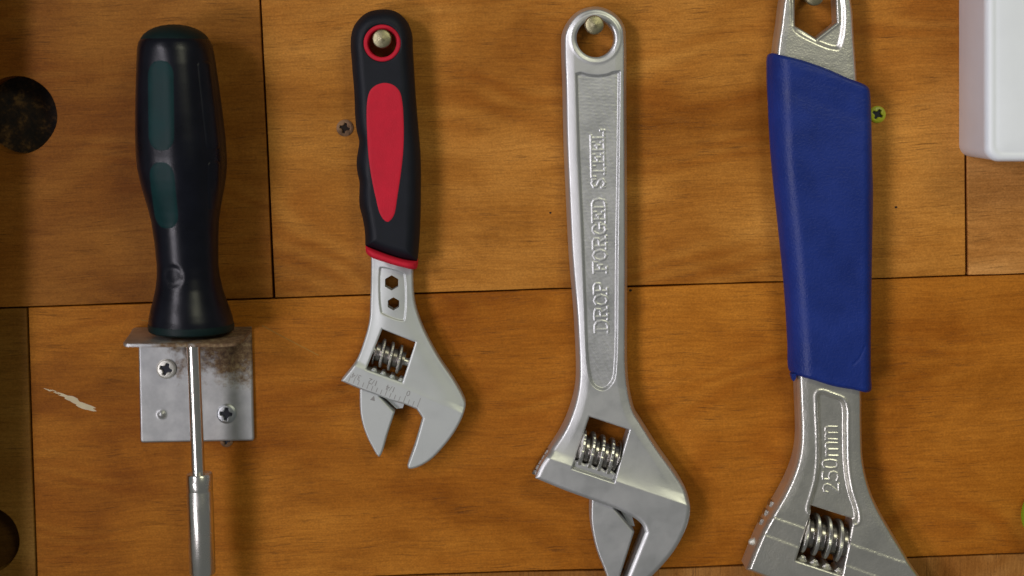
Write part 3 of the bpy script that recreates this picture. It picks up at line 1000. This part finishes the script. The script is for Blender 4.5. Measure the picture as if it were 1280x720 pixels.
relief('grip_sleeve', slv_fn, bbox(w4_slv), 1.0, 9.5, 5.5, M_blue, W4)
tb = curve([(990, 468), (995.5, 468), (995, 474), (992, 477), (990.5, 473)], 4)
f_tb = sd_poly(tb)
relief('sleeve_tab', lambda X, Y: (f_tb(X, Y), 11.5 + 0 * X), bbox(tb), 0.7, 12, 8, M_blue, W4)
worm(1029.5, 670.5, math.radians(15), 58, 25.5, 18.5, 14.6, 8.4, M_steel, W4, 0.30, 0.50, 80)
rack((991, 697), (1052, 717.5), 7, 4, 11, 11.2, 3, M_cast, W4, 6.0, 0.3)
GL.update({
    '2': (0.80, [((.06, .74), (.14, .94)), ((.14, .94), (.34, 1)), ((.34, 1), (.54, .92)), ((.54, .92), (.60, .74)), ((.60, .74), (.50, .52)), ((.50, .52), (.06, 0)), ((.06, 0), (.62, 0))]),
    '5': (0.80, [((.56, 1), (.14, 1)), ((.14, 1), (.08, .54)), ((.08, .54), (.34, .62)), ((.34, .62), (.56, .52)), ((.56, .52), (.62, .30)), ((.62, .30), (.52, .08)), ((.52, .08), (.30, 0)), ((.30, 0), (.06, .12))]),
    '0': (0.80, [((.32, 0), (.12, .12)), ((.12, .12), (.05, .5)), ((.05, .5), (.12, .88)), ((.12, .88), (.32, 1)), ((.32, 1), (.52, .88)), ((.52, .88), (.59, .5)), ((.59, .5), (.52, .12)), ((.52, .12), (.32, 0))]),
    'm': (1.08, [((.06, 0), (.06, .74)), ((.06, .62), (.24, .74)), ((.24, .74), (.42, .70)), ((.42, .70), (.48, .55)), ((.48, .55), (.48, 0)), ((.48, .62), (.66, .74)), ((.66, .74), (.84, .70)), ((.84, .70), (.90, .55)), ((.90, .55), (.90, 0))]),
})
A4, B4 = stroke_text('250mm', (1049.5, 617.5), (1047.5, 533.5), 19.5, (-1, -.02))


def let4(X, Y):
    d = segdist(X, Y, A4, B4)
    _, zb = w4_fn(X, Y)
    return d - 2.1, zb - 0.01 + 0.18 * sstep(2.1, 0.1, d)


relief('lettering', let4, (1024, 528, 1054, 624), 0.5, 12, 9.0, M_cast, W4)
# end of the worm axle on the left flank
a0 = P(946, 675, 7.5); a1 = P(935.5, 678.5, 7.5)
rr = 4.2 * S
lathe('axle_end', a0, a1, [(0, rr), (.55, rr), (.85, rr * .75), (1, rr * .2)], M_whitescrew, W4, 16)
w4_jaw = curve([(1015, 745, 1), (1012, 790), (1025, 840), (1045, 880), (1056, 884), (1066, 860), (1088, 800, 1), (1058, 763, 1)], 5)
f_j4 = sd_poly(w4_jaw)
relief('movable_jaw', lambda X, Y: (f_j4(X, Y), 13.5 - 1.6 * (1 - np.clip(-f_j4(X, Y) / 3.2, 0, 1)) ** 2), bbox(w4_jaw), 2.0, 12, 2.7, M_cast, W4)
for (x, y) in ((951, 652), (957, 641), (963.5, 630)):
    q = [(x - 2.5, y + 3), (x + 1, y + 4), (x + 3.5, y - 2), (x, y - 3.5)]
    fq = sd_poly(q)
    relief('slide_tooth', lambda X, Y, fq=fq: (fq(X, Y), 7.0 + 0 * X), bbox(q), 0.8, 7, 3, M_darksteel, W4)

# ------------------------------------------------------------------ bracket and screwdriver
BR = thing('bracket', P(245, 411, 0), 'galvanised angle bracket with rust stains under its shelf, holding the screwdriver', 'bracket')
plate = [(172.5, 412), (314, 409), (317.5, 548.5), (316, 551), (177.5, 553.5), (175.5, 552)]
f_pl = sd_poly(plate)


def plate_fn(X, Y):
    sd = f_pl(X, Y)
    z = 1.7 - 0.5 * np.clip(1 + sd / 1.6, 0, 1) ** 2
    z = z + 0.8 * np.exp(-(((X - 202) ** 2 + (Y - 518) ** 2) / 18.0) ** 1.5)
    z = z + 0.15 * np.exp(-(((X - 283) ** 2 + (Y - 518) ** 2) / 300.0))
    return sd, z


relief('back_plate', plate_fn, bbox(plate), 1.2, 1.7, 0.02, M_galv, BR)


def wpt(xw, yw, h):
    """point given by its board pixel (as if at h = 0) and its height in mm"""
    v = P(xw, yw, 0); v.y = -h / 1000.0; return v


# shelf: horizontal sheet, rounded front corners, bent up slightly at its right end
shelf_out = [(168, 0.3), (172, 12), (177, 27), (179, 33), (183, 35.7), (190, 36.3), (260, 36.3), (309, 36), (315, 34.5), (317.5, 31), (317, 15), (314.5, 0.3)]
so_c = curve([(x, h) for x, h in shelf_out], 3)
rows = []
yt, yb = 409.2, 413.4
lift = lambda x, h: 0.0 + 1.2 * max(0, (x - 300) / 18.0) - 0.012 * h
mid = so_c.mean(0)
for (f, yy) in ((0.985, yt + .0), (1.0, yt + .5), (1.004, (yt + yb) / 2), (1.0, yb - .5), (0.985, yb)):
    rows.append([wpt(mid[0] + (x - mid[0]) * f, yy - lift(x, h), mid[1] + (h - mid[1]) * f) for x, h in so_c])
grid_mesh('shelf', rows, True, M_galv, BR, (True, True))


def bracket_screw(cx, cy, r, mat, rot, label):
    head, fs_, bx = screw_relief('screw', cx, cy, r, 2.5, 1.0, mat, BR, rot, dome=0.4)
    head['label'] = label
    o = relief('cross_recess', fs_, bx, 0.5, 2.5, 0.3, M_slot, BR)
    o.parent = head
    return head


bracket_screw(207.5, 461.5, 12.2, M_whitescrew, 0.35, 'bright cross-head screw at the upper left of the plate')
bracket_screw(282.8, 517.5, 12.2, M_greyscrew, 0.1, 'dull zinc cross-head screw at the lower right of the plate')
# old screw tip showing under the lower edge of the plate
loose_screw(283, 551.0, 8.0, 0.7, M_rustscrew, 0.2, 'old brown screw just showing under the lower edge of the bracket plate')

SD = thing('screwdriver', P(240, 414, 19), 'black and dark green screwdriver standing through a metal bracket', 'screwdriver')
HC = 19.0
ka = kof(HC) * S


def axp(y):  # axis of the handle, photo x at photo y
    return 218.5 + (y - 50) * 0.0575


pr = [(46, 40.0), (52, 44.5), (60, 47.0), (80, 50), (104, 52.2), (140, 55), (174, 57), (195, 57.2), (208, 56.6), (222, 54.6), (234, 52), (248, 48.2), (262, 44.6), (276, 41.7), (303, 39.3), (331, 38), (345, 38.8),
      (359, 41), (374, 45), (388, 49.5), (398, 52), (404, 52.6)]
py_, prr = [p[0] for p in pr], [p[1] for p in pr]


def grip_r(y, th):
    """radius in px round the handle; th = 0 faces the camera"""
    r = float(np.interp(y, py_, prr))
    body = max(0.0, min(1, (y - 55) / 30)) * max(0.0, min(1, (270 - y) / 50))
    r *= 1 - 0.028 * body * (0.5 + 0.5 * math.cos(6 * (th + 0.28)) ) ** 2
    # thumb dimple
    dx = math.sin(th) * r - (-12.0); dy = y - 341
    q = math.hypot(dx, dy)
    if math.cos(th) > 0:
        r -= 1.5 * float(1 - sstep(9.0, 16.0, q))
        pass
    return r


def handle_pt(y, th, off=0.0):
    r = (grip_r(y, th) + off) * ka
    c = P(axp(y), y, HC)
    return c + Vector((math.sin(th) * r, -math.cos(th) * r, 0))


ysamp = list(np.linspace(49, 404, 150))
rows = [[handle_pt(y, 2 * math.pi * u / 120) for u in range(120)] for y in ysamp]
grid_mesh('grip', rows, True, M_grip, SD, (True, True))
cap = []
for (y, r) in [(49, 42.2), (47, 41.3), (43, 38.2), (38.5, 32.5), (34.5, 24.5), (32, 16), (30.8, 8), (30.4, 0.6)]:
    c = P(axp(y), y, HC)
    cap.append([c + Vector((math.sin(t) * r * ka, -math.cos(t) * r * ka, 0)) for t in [2 * math.pi * u / 64 for u in range(64)]])
grid_mesh('end_cap', cap, True, M_greendark, SD, (True, True))
colr = []
for (y, r) in [(403.5, 50), (403.8, 53.0), (408, 53.6), (412, 53), (414, 50.5), (414.2, 20)]:
    c = P(axp(y), y, HC)
    colr.append([c + Vector((math.sin(t) * r * ka, -math.cos(t) * r * ka, 0)) for t in [2 * math.pi * u / 64 for u in range(64)]])
grid_mesh('collar', colr, True, M_greendark, SD, (True, True))


def inlay(y0, y1, xc0, xc1, w, mat, name='green_panel', off=0.3):
    """rounded panel set on the handle surface; xc = panel centre offset from the axis in px at either end, w = half width"""
    ny, nx = 40, 14
    rows = []
    for j in range(ny + 1):
        v = j / ny
        y = y0 + (y1 - y0) * v
        rr_ = w * 1.05
        yy = min(y - y0, y1 - y)
        hw = w if yy > rr_ else w * math.sqrt(max(0.0, 1 - (1 - yy / rr_) ** 2))
        xc = xc0 + (xc1 - xc0) * v
        row = []
        for i in range(nx + 1):
            f = -1 + 2 * i / nx
            x = xc + f * max(hw, .3)
            r0 = float(np.interp(y, py_, prr))
            th = math.asin(max(-.98, min(.98, x / r0)))
            edge = max(abs(f), 1 - min(1, yy / 3.0))
            row.append(handle_pt(y, th, off * (1 - edge ** 6) - 0.25 * edge ** 6))
        rows.append(row)
    return grid_mesh(name, rows, False, mat, SD)


inlay(75, 187, -10, -14, 18.5, M_green)
inlay(199, 283, -15.5, -16, 18.0, M_green)
inlay(75, 187, 40, 46.5, 7.0, M_grip, 'grip_panel', 0.7)
inlay(199, 262, 46.5, 40.5, 6.0, M_grip, 'grip_panel', 0.7)
px = 1.0
lathe('shaft', P(240.3, 400, HC), P(248.0, 595, HC), [(0, 8.3 * ka), (1, 8.3 * ka)], M_shaft, SD, 32)
q0, q1 = P(249.2, 591.5, HC), P(253.3, 717, HC)
rr = 16.3 * ka
lathe('bit_holder', q0, q1, [(0, rr * .5), (0, rr * .93), (.012, rr), (.16, rr), (.165, rr * .985), (.175, rr * .985), (.18, rr), (.985, rr), (1, rr * .93), (1, rr * .7)], M_shaft, SD, 40)
lathe('bit', P(253.2, 712, HC), P(256, 800, HC), [(0, rr * .72), (.4, rr * .72), (.45, rr * .45), (.9, rr * .4), (1, rr * .12)], M_steel, SD, 6)

# ------------------------------------------------------------------ white box at the upper right
BX = thing('box', P(1320, 20, 0), 'white plastic box with rounded corners and a raised lid', 'box')


def rrect(x0, y0, x1, y1, r, n=8):
    out = []
    for cx, cy, a0 in ((x1 - r, y1 - r, 0), (x0 + r, y1 - r, 90), (x0 + r, y0 + r, 180), (x1 - r, y0 + r, 270)):
        for i in range(n + 1):
            a = math.radians(a0 + 90 * i / n)
            out.append((cx + r * math.cos(a), cy + r * math.sin(a)))
    return out


def loft(name, rings, mat, parent):
    rows = []
    for inset, h, r in rings:
        rows.append([wpt(x, y, h) for x, y in rrect(1198 + inset, -190 + inset, 1450 - inset, 195.5 - inset, r)])
    return grid_mesh(name, rows, True, mat, parent, (False, True))


loft('casing', [(0.8, 0.1, 14), (0, 1, 14.5), (0, 14, 15), (0, 29, 15.5), (.3, 29.8, 15.5), (1.4, 30.1, 14.5), (1.6, 31, 14.5)], M_whiteside, BX)
loft('lid', [(0.9, 30.5, 15), (-0.7, 30.7, 16.5), (-0.9, 31.3, 16.5), (-0.7, 32.2, 16.5), (0.2, 33.2, 16), (2.2, 34.1, 15), (5.5, 34.55, 13), (8.5, 34.4, 11), (10, 34.25, 10), (12, 34.45, 8), (16, 34.7, 6), (30, 34.8, 4)], M_white, BX)

# ------------------------------------------------------------------ lime cap cut by the right edge of the frame
GK = thing('knob', P(1330.5, 655, 0), 'lime green round plastic knob cut off by the right edge', 'knob')
c = P(1330.5, 655, 14); rk = 41 * S * kof(14)
lathe('cap', Vector((c.x, -.0005, c.z)), Vector((c.x, -.014, c.z)), [(0, rk * .9), (.1, rk * .98), (.5, rk), (.78, rk * .98), (.93, rk * .9), (1, rk * .7), (1.0, rk * .1)], M_lime, GK, 64)
lathe('centre_screw', Vector((c.x, -.0135, c.z)), Vector((c.x, -.0155, c.z)), [(0, rk * .3), (.7, rk * .3), (1, rk * .22)], M_greyscrew, GK, 24)

# ------------------------------------------------------------------ upright at the left, whose shadow falls along the edge of the frame
UP = prism('batten', [[(-150, -400), (-8, -400), (-8, 1100), (-150, 1100)]], 0, 0.05, 22, 1.2, M_woodv, None, loc=P(-79, 350))
UP.location = P(-79, 350)
UP.color = (0.30, 0.16, 0.05, 1)
tag(UP, 'upright wooden batten standing beside the frame at the left of the screwdriver', 'batten')
